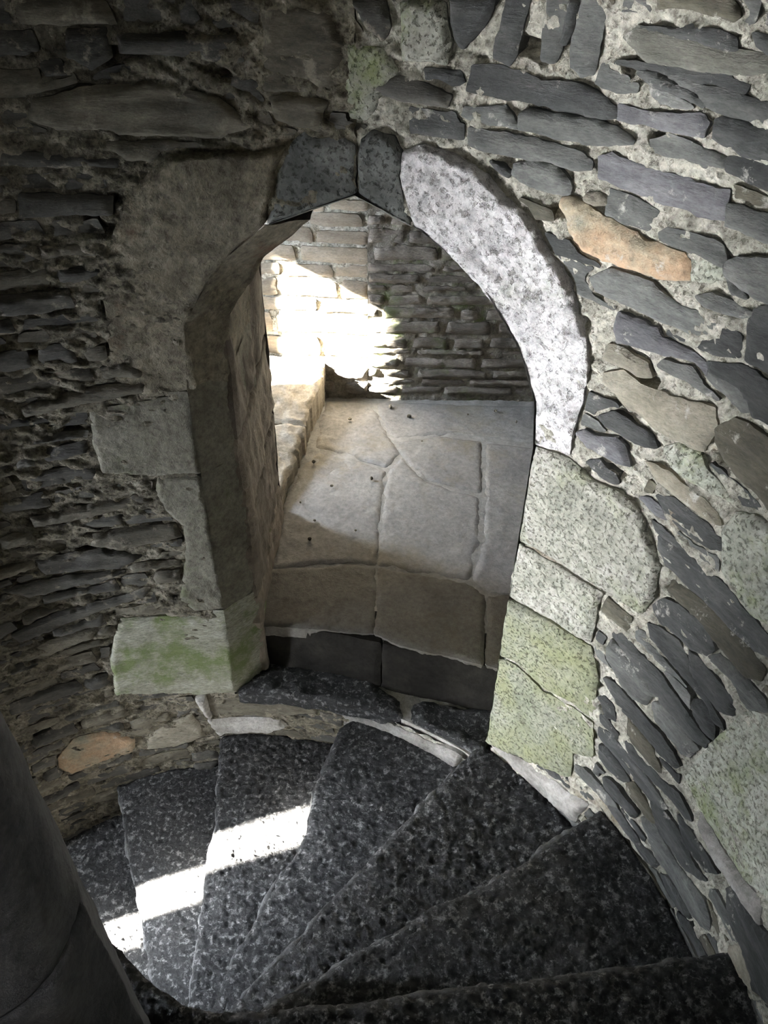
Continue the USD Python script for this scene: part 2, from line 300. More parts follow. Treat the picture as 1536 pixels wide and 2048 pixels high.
# ------------------------------------------------------------------ materials
def stone_mat(name, cols, var=.25, streak=0, rough=.8, bump=.6, bscale=70, moss=None, speck=.35, scale=9, dist=.006, spec=.3, stain=None, smear=None, pits=0):
    nd = {'geo': ('geometry', {}), 'oi': ('object_info', {}),
          'map': ('mapping', {'scale': (1, 1, 1 + streak)}),
          'a': ('noise_texture', {'scale': scale, 'detail': 8, 'roughness': .68}),
          'ra': ('rgb_ramp', {'ramp': [(.3 + .4 * i / (len(cols) - 1), c) for i, c in enumerate(cols)]}),
          'b': ('noise_texture', {'scale': bscale, 'detail': 6, 'roughness': .75}),
          'rb': ('rgb_ramp', {'ramp': [(.3, (1 - speck,) * 3), (.5, (1, 1, 1)), (.72, (1 + speck,) * 3)]}),
          'mb': ('mix', {'mix_type': 'multiply', 'fac': 1.0}),
          'mr': ('map_range', {'from_min': 0, 'from_max': 1, 'to_min': 1 - var, 'to_max': 1 + var}),
          'hs': ('hsv', {}),
          'bp': ('bump', {'strength': bump, 'distance': dist}),
          'p': ('principled_bsdf', {'roughness': rough, 'specular_ior_level': spec})}
    ln = [('geo.position', 'map.vector'), ('map.vector', 'a.vector'), ('map.vector', 'b.vector'), ('a.fac', 'ra.fac'), ('b.fac', 'rb.fac'),
          ('ra.color', 'mb.color1'), ('rb.color', 'mb.color2'), ('mb.color', 'hs.color'), ('oi.random', 'mr.value'), ('mr.result', 'hs.value'),
          ('b.fac', 'bp.height'), ('bp.normal', 'p.normal')]
    out = 'hs.color'
    for i, (col, sc, lo, hi) in enumerate([x for x in (moss, stain, smear) if x]):
        nd.update({'n%d' % i: ('noise_texture', {'scale': sc, 'detail': 8, 'roughness': .72}), 'o%d' % i: ('mapping', {'location': (3.1 * i + 1.7, 2, 5 * i)}),
                   'q%d' % i: ('rgb_ramp', {'ramp': [(lo, (0, 0, 0)), (hi, (1, 1, 1))]}), 'x%d' % i: ('mix', {'mix_type': 'mix', 'color2': col})})
        ln += [('geo.position', 'o%d.vector' % i), ('o%d.vector' % i, 'n%d.vector' % i), ('n%d.fac' % i, 'q%d.fac' % i), ('q%d.color' % i, 'x%d.fac' % i), (out, 'x%d.color1' % i)]
        out = 'x%d.color' % i
    if pits:
        nd.update({'pn': ('noise_texture', {'scale': pits * 1.7, 'detail': 4, 'roughness': .6}), 'pr': ('rgb_ramp', {'ramp': [(.30, (.55, .53, .5)), (.46, (1, 1, 1))]}),
                   'px': ('mix', {'mix_type': 'multiply', 'fac': 1.0}), 'pb': ('bump', {'strength': 1.0, 'distance': .008})})
        ln += [('geo.position', 'pn.vector'), ('pn.fac', 'pr.fac'), (out, 'px.color1'), ('pr.color', 'px.color2'), ('pr.color', 'pb.height'), ('pb.normal', 'bp.normal')]
        out = 'px.color'
    ln.append((out, 'p.base_color'))
    usdkit.material(stage, '/World/Looks/' + name, nd, ln, surface='p.BSDF')

stone_mat('slate_dark', [(.024, .025, .0235), (.045, .0465, .044), (.078, .078, .072)], streak=2, rough=.62, bump=.9, smear=((.40, .38, .34), 15, .60, .68))
stone_mat('slate_grey', [(.058, .060, .056), (.100, .102, .094), (.155, .153, .140)], streak=2, rough=.65, bump=.9, smear=((.40, .38, .34), 15, .60, .68))
stone_mat('slate_purple', [(.062, .061, .065), (.108, .106, .110), (.165, .160, .160)], streak=2, rough=.65, bump=.9, smear=((.40, .38, .34), 15, .60, .68))
stone_mat('stone_tan', [(.13, .115, .085), (.21, .19, .145), (.27, .25, .20)], streak=1, rough=.75, bump=.9, smear=((.40, .38, .34), 15, .60, .68))
stone_mat('stone_orange', [(.17, .165, .125), (.235, .195, .135), (.27, .18, .11), (.24, .215, .17)], rough=.75, bump=.9, scale=8, smear=((.40, .38, .34), 15, .60, .68))
stone_mat('stone_brown', [(.045, .04, .03), (.085, .078, .055), (.125, .115, .085)], streak=2, rough=.7, bump=.9, smear=((.40, .38, .34), 15, .60, .68))
stone_mat('stone_pale', [(.17, .18, .14), (.27, .27, .225), (.34, .33, .29)], pits=70, rough=.85, bump=.9, bscale=60, speck=.45, moss=((.16, .19, .07), 4, .52, .66))
stone_mat('lime_mortar', [(.12, .112, .098), (.27, .255, .232), (.40, .38, .355)], rough=.9, bump=.9, var=.25, speck=.35)
stone_mat('stone_key', pits=60, cols=[(.055, .058, .053), (.10, .104, .096), (.17, .172, .160)], rough=.85, bump=.7)
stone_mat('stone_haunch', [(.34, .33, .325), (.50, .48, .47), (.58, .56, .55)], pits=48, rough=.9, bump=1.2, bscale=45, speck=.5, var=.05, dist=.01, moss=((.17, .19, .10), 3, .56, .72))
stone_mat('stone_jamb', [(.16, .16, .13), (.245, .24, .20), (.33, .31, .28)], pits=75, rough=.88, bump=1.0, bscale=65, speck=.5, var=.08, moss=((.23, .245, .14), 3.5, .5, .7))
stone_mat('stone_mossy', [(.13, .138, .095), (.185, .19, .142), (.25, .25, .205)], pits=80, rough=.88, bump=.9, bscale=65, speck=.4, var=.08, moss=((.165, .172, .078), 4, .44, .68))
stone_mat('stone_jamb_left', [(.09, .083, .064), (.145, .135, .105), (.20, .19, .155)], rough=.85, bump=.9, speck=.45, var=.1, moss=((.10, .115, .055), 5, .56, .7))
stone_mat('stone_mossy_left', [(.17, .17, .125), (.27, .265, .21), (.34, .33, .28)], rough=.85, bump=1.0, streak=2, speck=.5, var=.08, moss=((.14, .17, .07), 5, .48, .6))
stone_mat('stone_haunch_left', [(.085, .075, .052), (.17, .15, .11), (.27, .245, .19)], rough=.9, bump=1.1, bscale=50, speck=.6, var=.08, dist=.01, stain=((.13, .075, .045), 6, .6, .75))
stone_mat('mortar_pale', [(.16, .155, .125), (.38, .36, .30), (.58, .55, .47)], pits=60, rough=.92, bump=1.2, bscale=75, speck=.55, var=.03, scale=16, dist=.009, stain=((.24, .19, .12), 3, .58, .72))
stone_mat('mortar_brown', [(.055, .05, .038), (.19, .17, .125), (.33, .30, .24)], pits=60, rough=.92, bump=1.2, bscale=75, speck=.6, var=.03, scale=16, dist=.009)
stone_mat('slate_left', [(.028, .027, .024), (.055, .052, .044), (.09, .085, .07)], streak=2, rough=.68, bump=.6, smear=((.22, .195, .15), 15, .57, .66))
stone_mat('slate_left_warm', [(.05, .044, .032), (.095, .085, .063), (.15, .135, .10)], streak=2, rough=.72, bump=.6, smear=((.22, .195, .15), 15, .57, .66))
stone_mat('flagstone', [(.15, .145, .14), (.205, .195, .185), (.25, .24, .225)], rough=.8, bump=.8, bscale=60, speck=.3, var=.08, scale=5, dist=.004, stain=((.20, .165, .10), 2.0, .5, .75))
stone_mat('passage_stone', [(.075, .065, .052), (.13, .115, .095), (.20, .18, .155)], streak=2, rough=.85, bump=.9, speck=.45, moss=((.10, .12, .05), 4, .56, .68))
stone_mat('passage_ashlar', [(.14, .115, .08), (.20, .17, .13), (.26, .23, .185)], streak=2, rough=.85, bump=.6)
stone_mat('passage_plaster', [(.13, .105, .085), (.19, .16, .13), (.25, .215, .18)], rough=.85, bump=.9, bscale=30, speck=.3, scale=5, dist=.008)
stone_mat('tread', [(.008, .008, .0085), (.016, .016, .0165), (.030, .030, .030)], smear=((.24, .238, .235), 58, .52, .635), rough=.55, bump=1.0, bscale=85, speck=.6, var=.12, dist=.015, spec=.4, scale=14)
stone_mat('newel', [(.045, .047, .055), (.075, .077, .085), (.11, .11, .115)], rough=.75, bump=.7, var=.05)
stone_mat('masonry', [(.10, .095, .08), (.16, .15, .13), (.22, .21, .18)], rough=.9, bump=.8)
stone_mat('flag_mortar', [(.17, .165, .155), (.23, .22, .205), (.28, .27, .25)], rough=.9, bump=.6, bscale=55, speck=.25, var=.03)
stone_mat('riser_slate', [(.012, .011, .0095), (.018, .0165, .0145), (.026, .024, .020)], rough=.9, bump=.4, bscale=40, speck=.3, var=.08, spec=.05)
stone_mat('stone_olive', [(.07, .068, .055), (.115, .112, .092), (.16, .155, .13)], streak=2, rough=.7, bump=.9, smear=((.40, .38, .34), 15, .60, .68))
stone_mat('tread_edge', [(.05, .05, .05), (.10, .10, .10), (.16, .158, .155)], rough=.6, bump=.8, bscale=80, speck=.5)
stone_mat('flagstone_brown_shaded', [(.085, .078, .066), (.125, .115, .10), (.16, .15, .132)], rough=.8, bump=.7, bscale=55, speck=.3, var=.08, scale=5, dist=.006, stain=((.10, .08, .05), 3.0, .5, .75))  # browner copy of flagstone, its colour darkened to hold the passage floor's shadow
stone_mat('passage_mortar', [(.06, .055, .045), (.17, .155, .125), (.27, .25, .21)], rough=.92, bump=1.2, bscale=75, speck=.5, var=.03, scale=16, dist=.009, moss=((.11, .14, .05), 5, .54, .66))


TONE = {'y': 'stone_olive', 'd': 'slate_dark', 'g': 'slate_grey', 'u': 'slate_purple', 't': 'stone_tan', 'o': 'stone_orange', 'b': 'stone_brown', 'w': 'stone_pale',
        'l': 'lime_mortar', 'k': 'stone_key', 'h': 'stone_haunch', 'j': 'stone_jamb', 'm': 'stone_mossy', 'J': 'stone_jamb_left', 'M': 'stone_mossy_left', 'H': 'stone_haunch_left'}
# ------------------------------------------------------------------ outlines on the wall (s, z)
def poly_of(q): return Polygon(np.array(q, float).reshape(-1, 2) / 1000.0).buffer(0)
door_px = [(t, poly_of(q)) for t, q in DOOR_STONES]
S_L, S_R = 1.858, 1.021                          # arrises of the door on the wall
arch = np.array([(1.858, 1.00), (1.84, 1.17), (1.75, 1.31), (1.64, 1.402), (1.55, 1.44), (1.45, 1.482), (1.31, 1.435), (1.18, 1.362), (1.08, 1.25), (1.035, 1.155), (1.021, 1.05)])
opening = Polygon([(S_R, -.135), (S_L, -.135)] + [tuple(p) for p in arch])

def wall_stone(poly, seed, proud=.012, depth=.035, res=.016, amp=.005, streak=True, r=.005, jit=.004, bevel=.008):
    rng = np.random.default_rng(seed); tx, tz = rng.uniform(-.05, .05, 2); c = poly.centroid
    def height(p, d):
        q = np.c_[p, np.full(len(p), seed * 1.31)]
        prof = 1 - (1 - np.clip(d / bevel, 0, 1)) ** 2
        lay = (fbm(q, (9, 70, 1), 3, seed) * .8 + .5 * (.25 - np.abs(fbm(q, (5, 48, 1), 2, seed + 3)) * 2)) if streak else fbm(q, 45, 4, seed)
        return proud * (.2 + .8 * prof) + prof * (2 * amp * lay + amp * 1.6 * fbm(q, 22, 3, seed + 9) + tx * (p[:, 0] - c.x) * .6 + tz * (p[:, 1] - c.y))
    return patch(poly, onwall, height, depth, res, r, jit, seed)

def bedded(region, z0, z1, hlo, hhi, llo, lhi, seed, gap=.012):
    """Courses of flat rubble that fill a region (s, z) left between the traced stones."""
    rng = np.random.default_rng(seed); out = []; z = z0
    sb = region.bounds
    while z < z1:
        h = rng.uniform(hlo, hhi); s = sb[0] - rng.uniform(0, lhi)
        while s < sb[2]:
            l = rng.uniform(llo, lhi); g = gap * rng.uniform(.5, 1.6); hh = h * rng.uniform(.75, 1.0)
            w = .006
            q = Polygon([(s + g, z + rng.uniform(-w, w)), (s + l * .5, z + rng.uniform(-w, w)), (s + l, z + rng.uniform(-w, w)), (s + l + rng.uniform(-w, w), z + hh * .5),
                         (s + l - rng.uniform(0, 2 * w), z + hh - rng.uniform(0, w)), (s + l * .5, z + hh + rng.uniform(-w, w)), (s + g + rng.uniform(0, 2 * w), z + hh - rng.uniform(0, w))])
            out.append(q); s += l + g
        z += h + gap * rng.uniform(.6, 1.3)
    keep = []
    for q in out:
        k = q.buffer(0).intersection(region)
        if k.is_empty: continue
        for g in getattr(k, 'geoms', [k]):
            g2 = g.buffer(-.006)
            if g.geom_type == 'Polygon' and g.area > .0005 and not g2.is_empty and g2.area > .2 * g.area: keep.append(g)
    return keep

# ------------------------------------------------------------------ stairs
def nosing_angle(j): return {2: 7.7, 1: 29.9, 0: 49.2, -1: 70.65, -2: 92.9, -3: 113.4}.get(j, 49.2 - 21.45 * j + (0 if j > 0 else 0))
def nosing(j):
    """the worn front edge of step j in plan, from the wall inwards"""
    if j in NOSINGS:
        P = np.array(NOSINGS[j], float).reshape(-1, 2) / 1000
        u = P[0] - P[min(3, len(P) - 1)]; u /= np.linalg.norm(u)
        P = np.vstack([P[0] + u * .06, P]); r = np.hypot(*(P - C).T)
        P = P[np.r_[True, r[1:] > .30]]
        a = math.radians(nosing_angle(j)); v = np.array([math.cos(a), math.sin(a)]); n = np.array([-v[1], v[0]])
        off = (P[-1] - C) @ n
        return np.vstack([P, C + v * .16 + n * off * .8, C + v * .02 + n * off * .6])
    a = math.radians(nosing_angle(j)); v = np.array([math.cos(a), math.sin(a)]); n = np.array([-v[1], v[0]])
    rng = np.random.default_rng(j + 77); o = rng.uniform(-.012, .012, 7)
    return np.array([C + v * r + n * (.0 - .042 * 1 + oo) for r, oo in zip((R + .06, 1.0, .8, .6, .4, .2, .02), o)])
def step_plan(j):
    a, b = nosing(j), nosing(j + 1)
    bm = (nosing_angle(j) + nosing_angle(j + 1)) / 2
    n = np.array([math.sin(math.radians(nosing_angle(j + 1))), -math.cos(math.radians(nosing_angle(j + 1)))])
    b = b + n * .05
    t0, t1 = nosing_angle(j), nosing_angle(j + 1) - 3
    rim = [ang(t, R + .05) for t in np.linspace(t1, t0, 8)]
    w = Polygon(np.vstack([a, b[::-1], rim])).buffer(0)
    if w.geom_type != 'Polygon': w = max(w.geoms, key=lambda g: g.area)
    w = w.union(shapely.Point(*N).buffer(RN, 24))
    if j == 2:
        e = np.array([(.02, .598), (-.10, .587), (-.218, .575), (-.30, .57), (-.361, .58), (-.436, .622), (-.508, .676), (-.545, .70), (-.60, .60), (-.5, .44), (-.1, .5)])
        w = w.union(Polygon(e).buffer(0))
    w = w.buffer(.09, quad_segs=12).buffer(-.09, quad_segs=12)
    w = w.intersection(shapely.Point(*C).buffer(R + .006, 90)).difference(shapely.Point(*N).buffer(RN + .007, 24))
    w = w.buffer(-.004).buffer(.004)
    return w if w.geom_type == 'Polygon' else max(w.geoms, key=lambda g: g.area)
STEP_LABEL = {2: 'near black pitted step along the bottom edge of the picture, nearest to the viewer',
              1: 'dark pitted step whose outer corner touches the right wall below the thin slate courses', 0: 'dark grey pitted step whose outer corner stands at the foot of the mossy door jamb',
              -1: 'wide grey pitted step below the doorway, between the jamb step and the sunlit steps', -2: 'pitted step below the threshold, where the sunlit band ends against the next riser',
              -3: 'pitted step below the orange wall stone, crossed in its middle by the sunlit band', -4: 'lowest step in view, a sliver beside the newel where the sunlit band starts'}
def tread_height(j, fine):
    ns = LineStr = shapely.LineString(nosing(j))
    def height(p, d):
        q = np.c_[p, np.full(len(p), j * 2.3)]
        edge = -.010 * (1 - np.clip(d / .016, 0, 1)) ** 2
        if not fine: return edge + .006 * fbm(q, 12, 3, j + 20)
        pits = meshkit.noise(q * 75, 5) * .6 + meshkit.noise(q * 140, 6) * .4
        dd = shapely.distance(shapely.points(p), ns)
        worn = -.010 * np.exp(-(dd / .05) ** 2) * (meshkit.noise(q * 9, 8))
        return edge + worn + .012 * fbm(q, 9, 3, j + 20) + .011 * (np.abs(pits - .5) * -2 + .4) + .004 * fbm(q, 45, 3, 3)
    return height
for j in range(2, -5, -1):
    z = ZB + j * RISER; plan = step_plan(j); fine = j >= -4
    body = patch(plan, lambda a, b, h, z=z: np.stack([a, b, z + h], -1), tread_height(j, fine), RISER - .012, .0062 if fine else .03, r=0, jit=.004 if fine else 0, seed=200 + j)
    t = thing('stair_step', STEP_LABEL[j], 'step')
    obj(t, 'tread', body, 'tread')
    if fine:                                      # the worn, paler edge
        ln = shapely.LineString(nosing(j)[:-1]).segmentize(.008); q = np.array(ln.coords); q = q[np.hypot(*(q - C).T) < R - .004]
        q3 = np.c_[q, np.full(len(q), j)]; tv = np.gradient(q, axis=0); tv /= np.linalg.norm(tv, axis=1)[:, None]; nv = np.stack([-tv[:, 1], tv[:, 0]], -1)
        if nv[0] @ np.array([-math.sin(math.radians(nosing_angle(j))), math.cos(math.radians(nosing_angle(j)))]) < 0: nv = -nv
        q = q - nv * .003 + .004 * np.stack([fbm(q3, 38, 3, 6), fbm(q3, 38, 3, 7)], -1)
        wd = np.clip(.0040 + .020 * fbm(q3, 24, 3, 9), .0002, .010); zz = z - .0125 + .003 * fbm(q3, 30, 2, 10) - (.010 - wd) * .5
        rows = [np.c_[q + nv * (wd * c)[:, None], zz + .002 + wd * s_ * .35] for c, s_ in ((1.1, -.9), (.9, .3), (0, .9), (-.9, .5), (-1.1, -.8))]
        v, f = grid(np.stack(rows)); obj(t, 'worn_edge', (v, f[:, ::-1]), 'tread_edge', label='paler worn edge of the step')
# the flight goes on above and behind the camera, closing the well
up = thing('upper_flight', 'upper turn of the spiral flight winding on behind and above the viewer', kind='structure')
low = thing('lower_flight', 'steps going on down behind the newel, out of sight', kind='structure')
for j in (-7, -6, -5, 3, 4, 5, 6, 7, 8, 9):
    z = ZB + j * RISER; plan = step_plan(j)
    body = patch(plan, lambda a, b, h, z=z: np.stack([a, b, z + h], -1), tread_height(j, False), RISER + .03, .04, r=0, jit=0, seed=300 + j)
    v, f = body; q = np.array(plan.exterior.coords)[:-1]
    obj(up if j > 0 else low, 'step', merge(body, (lambda m: (m.vert_properties[:, :3], m.tri_verts))(prism(plan.buffer(-.004), z - RISER - .035, z - .03).to_mesh())), 'tread', smooth=False)

# newel of stacked drums
nw = thing('newel_post', 'dark round stone newel at the lower left that the steps wind around', 'pillar')
def drum(z0, z1, sides, r, seed, rot=0.0):
    a = np.linspace(0, 2 * np.pi, 97)[:-1]; zz = np.arange(z0 + .003, z1 - .002, .012)
    if sides: base = r * np.cos(np.pi / sides) / np.cos(((a - rot) % (2 * np.pi / sides)) - np.pi / sides)
    else: base = np.full(len(a), r)
    A, Zz = np.meshgrid(a, zz, indexing='ij')
    e = np.minimum(Zz - z0, z1 - Zz); rr = base[:, None] - .007 * (1 - np.clip(e / .012, 0, 1)) ** 2
    P0 = np.stack([np.cos(A), np.sin(A), Zz * 3], -1)
    rr = rr + .008 * fbm(P0, 4, 4, seed) + .003 * fbm(P0 * [1, 1, 1], 22, 2, seed + 4)
    P = np.stack([N[0] + rr * np.cos(A), N[1] + rr * np.sin(A), Zz], -1)
    P = np.concatenate([P, P[:1]], 0)
    v, f = grid(P); top = len(v); n1 = len(zz)
    v = np.vstack([v, [[*N, z0 + .01], [*N, z1 - .01]]])
    ring = np.arange(len(a)) * n1
    f = np.vstack([f, np.stack([np.full(len(a), top), ring + n1, ring], 1), np.stack([np.full(len(a), top + 1), ring + n1 - 1, ring + 2 * n1 - 1], 1)])
    return v, f
for i, (z0, z1, sd) in enumerate([(-1.2, -.3, 0), (-.3, .30, 0), (.30, .99, 9), (.99, 1.92, 0), (1.92, 2.8, 0)]):
    obj(nw, 'drum', drum(z0, z1, sd, RN + (.004 if sd else 0), 40 + i, .2), 'newel')

# ------------------------------------------------------------------ masonry shell: tower and passage, with the door and the windows cut out
tower = cyl(R + .50, -1.9, 3.1) - cyl(R + .05, -1.75, 2.85)
room = Polygon([(-.44, 1.3), (-.44, 2.30), (-1.26, 2.56), (-1.26, 3.19), (.86, 3.19), (.80, 2.9), (.40, 1.42), (.35, 1.30)])
house = prism(Polygon([(-1.40, 1.2), (-1.40, 3.6), (1.3, 3.6), (1.3, 1.0)]), -.35, 2.0) - cyl(R + .3, -3, 4)
inner = prism(room, -.06, 1.62)
doorcut = m3.CrossSection([np.array([(S_R - .03, -.2), (S_L + .02, -.2), (S_L + .02, 1.15), (1.45, 1.56), (S_R - .03, 1.15)])[::1]])
dc = hull([(.32 + .02, 1.30, -.2), (.42, 1.75, -.2), (-.48, 1.60, -.2), (-.46, 1.95, -.2), (.34, 1.30, 1.1), (.42, 1.75, 1.1), (-.48, 1.60, 1.1), (-.46, 1.95, 1.1), (-.06, 1.5, 1.5), (-.04, 1.9, 1.5)])
def bar(a, b, wa, wb, za, zb):
    """a slot through the wall from a to b (plan), widths and heights at both ends"""
    a, b = np.array(a, float), np.array(b, float); d = (b - a) / np.linalg.norm(b - a); n = np.array([-d[1], d[0]])
    return hull([(*(p + n * s * w / 2), z) for p, w, zz in ((a, wa, za), (b, wb, zb)) for s in (-1, 1) for z in zz])
up_slot = bar(W3O - W3R * -.1, C + W3R * (R - .05) + np.array([.02, 0]), W3W, W3W + .30, W3Z, (W3Z[0] - .22, W3Z[1] + .02))
low_slot = bar(W2O - SD * .1, W2I + SD * .12, .085, .085, (W2Z[0] - .05, W2Z[1] + .0), (W2Z[0] - .30, W2Z[1] - .28)) + bar(W2O + SD * .06, W2I + SD * .14 - SP * .03, .085, .76, (W2Z[0], W2Z[1]), (W2Z[0] - .35, W2Z[1] + .02))
pas_slot = bar((-1.55, np.mean(W1Y)), (-1.2, np.mean(W1Y)), W1Y[1] - W1Y[0], W1Y[1] - W1Y[0], W1Z, W1Z)
shell = tower + house - inner - dc - up_slot - low_slot - pas_slot
sh = thing('wall_outer', 'rough masonry of the tower and passage behind the facing stones', kind='structure')
obj(sh, 'masonry', shell, 'masonry', smooth=False)

# ------------------------------------------------------------------ wall facing
def mortar_skin(s0, s1, z0, z1, cell, holes, seed, amp=.012, bias=-.003):
    ns, nz = int((s1 - s0) / cell) + 1, int((z1 - z0) / cell) + 1
    Sg, Zg = np.meshgrid(np.linspace(s0, s1, ns), np.linspace(z0, z1, nz), indexing='ij')
    P = onwall(Sg, Zg); h = bias + amp * 2 * fbm(P, 7, 3, seed) * .8 + amp * 1.9 * fbm(P, (34, 34, 55), 3, seed + 3) + .007 * fbm(P, 95, 2, seed + 5) - .030 * np.clip((meshkit.noise(P * (20, 20, 34), seed + 8) - .80) / .10, 0, 1)
    v, f = grid(onwall(Sg, Zg, h))
    f = f[:, ::-1]
    if holes is not None:
        c = np.stack([Sg.ravel(), Zg.ravel()], -1)[f].mean(1)
        f = f[~shapely.contains_xy(holes, c[:, 0], c[:, 1])]
    used = np.unique(f); m = np.zeros(len(v), int); m[used] = np.arange(len(used))
    return v[used], m[f]
right_px = [(t, poly_of(q)) for t, q in RIGHT_STONES]
right_px = [(t, p.buffer(.003)) for t, p in right_px]
left_px = [(t, poly_of(q)) for t, q in LEFT_STONES]
traced = shapely.union_all([p.buffer(.008) for _, p in right_px + left_px + door_px] + [opening.buffer(.05)])
S_MID = 1.447
RZ0, LZ0 = -.75, -1.3
def tread_z(s):                                   # top of the step that meets the wall at s
    a = math.degrees(s / R); j = 3
    while nosing_angle(j) < a: j -= 1
    return ZB + j * RISER
w3s = math.radians(W3 - 360) * R
wr = thing('wall_right', 'curved rubble wall of grey slates and pale mortar right of the doorway', kind='structure')
low_hole = Polygon([(2.75, -1.0), (3.40, -1.0), (3.40, .62), (2.75, .62)])
w2s = (math.atan2(W2I[1] - C[1], W2I[0] - C[0])) * R
low_hole = sbox(w2s - .40, W2Z[0] - .34, w2s + .46, W2Z[1] + .08)
obj(wr, 'mortar', mortar_skin(-.35, S_MID, -.4, 2.05, .0068, opening.buffer(.012), 11), 'mortar_pale')
wl = thing('wall_left', 'dark curved rubble wall of thin brown slates left of the doorway', kind='structure')
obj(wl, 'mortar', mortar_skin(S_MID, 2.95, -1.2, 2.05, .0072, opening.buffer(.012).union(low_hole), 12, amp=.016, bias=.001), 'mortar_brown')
seed = 500
for t, p in right_px:
    seed += 1
    big = t == 'w'
    m = wall_stone(p, seed, proud=.010 if t == 'l' else np.random.default_rng(seed).uniform(.003, .011), res=.0075 if p.area < .012 else .0095, amp=.004 if t == 'l' else .006, streak=not big, jit=.007 if t == 'l' else .0045, r=.003)
    if m: obj(wr, 'stone', m, TONE[t])
free = sbox(-.30, -.3, S_MID - .1, 2.0).difference(traced)
for q in bedded(free, -.3, 2.0, .028, .060, .08, .26, 5, gap=.008):
    c = q.centroid
    if c.y < tread_z(c.x) - .05: continue
    seed += 1
    m = wall_stone(q, seed, proud=np.random.default_rng(seed).uniform(.0, .008), res=.010, amp=.006, r=.003, jit=.0045)
    if m: obj(wr, 'stone', m, ('slate_dark', 'slate_dark', 'slate_grey', 'stone_brown')[seed % 4])
for t, p in left_px:
    seed += 1
    m = wall_stone(p, seed, proud=.013 if t == 'l' else np.random.default_rng(seed).uniform(.006, .014), res=.010, amp=.003 if t == 'l' else .007, jit=.005, r=.003)
    par = wl
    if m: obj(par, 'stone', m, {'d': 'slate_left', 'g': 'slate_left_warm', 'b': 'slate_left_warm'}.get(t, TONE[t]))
free = sbox(S_MID - .1, -1.1, 2.75, 2.0).difference(traced)
n_left = 0
for q in bedded(free, -1.1, 2.0, .026, .060, .08, .26, 6, gap=.008):
    c = q.centroid
    if c.y < tread_z(c.x) - .05: continue
    seed += 1; n_left += 1
    m = wall_stone(q, seed, proud=np.random.default_rng(seed).uniform(-.004, .014), res=.011, amp=.009, r=.003, jit=.005)
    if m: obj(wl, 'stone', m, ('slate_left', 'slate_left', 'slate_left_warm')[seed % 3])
# the rest of the well, behind the camera
rear = thing('wall_rear', 'plain rubble wall of the stair well behind the viewer', kind='structure')
w3hole = sbox(w3s - W3W / 2 - .12, W3Z[0] - .2, w3s + W3W / 2 + .16, W3Z[1] + .01)
obj(rear, 'mortar', merge(mortar_skin(-.35 - .02, S_MID + .3, 2.0, 2.9, .05, None, 14), mortar_skin(S_MID, 2.97, 2.0, 2.9, .05, None, 14), mortar_skin(2.93, 2 * math.pi * R - .34, -1.8, 2.9, .02, low_hole.union(sbox(w3hole.bounds[0] + 2 * math.pi * R, w3hole.bounds[1], w3hole.bounds[2] + 2 * math.pi * R, w3hole.bounds[3])), 15)), 'mortar_pale')
cl = thing('ceiling', 'stone slab closing the top of the stair well', kind='structure')
obj(cl, 'slab', cyl(R + .04, 2.84, 2.95), 'masonry', smooth=False)

# ------------------------------------------------------------------ doorway
dr = thing('door_1', 'pointed stone doorway of large dressed blocks between stair and passage', kind='structure')
names = {'k': 'keystone', 'h': 'arch_stone', 'H': 'arch_stone', 'j': 'jamb_stone', 'J': 'jamb_stone', 'm': 'jamb_stone', 'M': 'jamb_stone'}
def strip(curve, cols, seed, amp=.007, res=.012):
    """The side of the opening: a surface from the arris curve (s, z) through the offsets cols [(dx, dy, scale)] into the wall."""
    ln = shapely.LineString(curve).segmentize(res); q = np.array(ln.coords); base = onwall(q[:, 0], q[:, 1], .006)
    rows = []
    for (dx, dy, k) in cols:
        b = base.copy(); mid = np.array([-.06, 1.58])
        rows.append(np.stack([b[:, 0] + dx, b[:, 1] + dy, b[:, 2] + k], -1))
    rows = np.array(rows); out = []
    for a, b in zip(rows[:-1], rows[1:]):
        n = max(2, int(np.linalg.norm(b - a, axis=1).mean() / res))
        for t in np.linspace(0, 1, n, endpoint=False): out.append(a + (b - a) * t)
    out.append(rows[-1]); P = np.array(out)
    P = P + (amp * 2 * np.clip(np.arange(len(P)) / 4, 0, 1)[:, None, None]) * np.stack([fbm(P, 16, 4, seed), fbm(P, 16, 4, seed + 1), fbm(P, 16, 4, seed + 2) * .6], -1)
    v, f = grid(P)
    mid = np.array([-.05, 1.8, .6]); c = v[f].mean(1); nn = np.cross(v[f[:, 1]] - v[f[:, 0]], v[f[:, 2]] - v[f[:, 0]])
    if ((mid - c) * nn).sum() < 0: f = f[:, ::-1]
    return v, f
ARR = shapely.LineString([(S_R, -.16), *[tuple(p) for p in arch[::-1]], (S_L, -.16)]).segmentize(.01)
def arris_span(a, b):
    n = lambda p: ARR.project(shapely.Point(*p))
    return shapely.ops.substring(ARR, n(a), n(b))
SPAN = [((1.33, 1.44), (1.443, 1.48)), ((1.022, 1.048), (1.33, 1.44)), ((1.021, .785), (1.021, 1.052)), ((1.021, .605), (1.021, .788)), ((1.021, .39), (1.021, .608)), ((1.021, -.16), (1.021, .393)),
        ((1.858, 1.0), (1.858, .748)), ((1.858, .75), (1.858, .246)), ((1.858, .248), (1.858, -.16)), ((1.64, 1.402), (1.858, .998)), ((1.44, 1.48), (1.64, 1.402))]
seed = 900
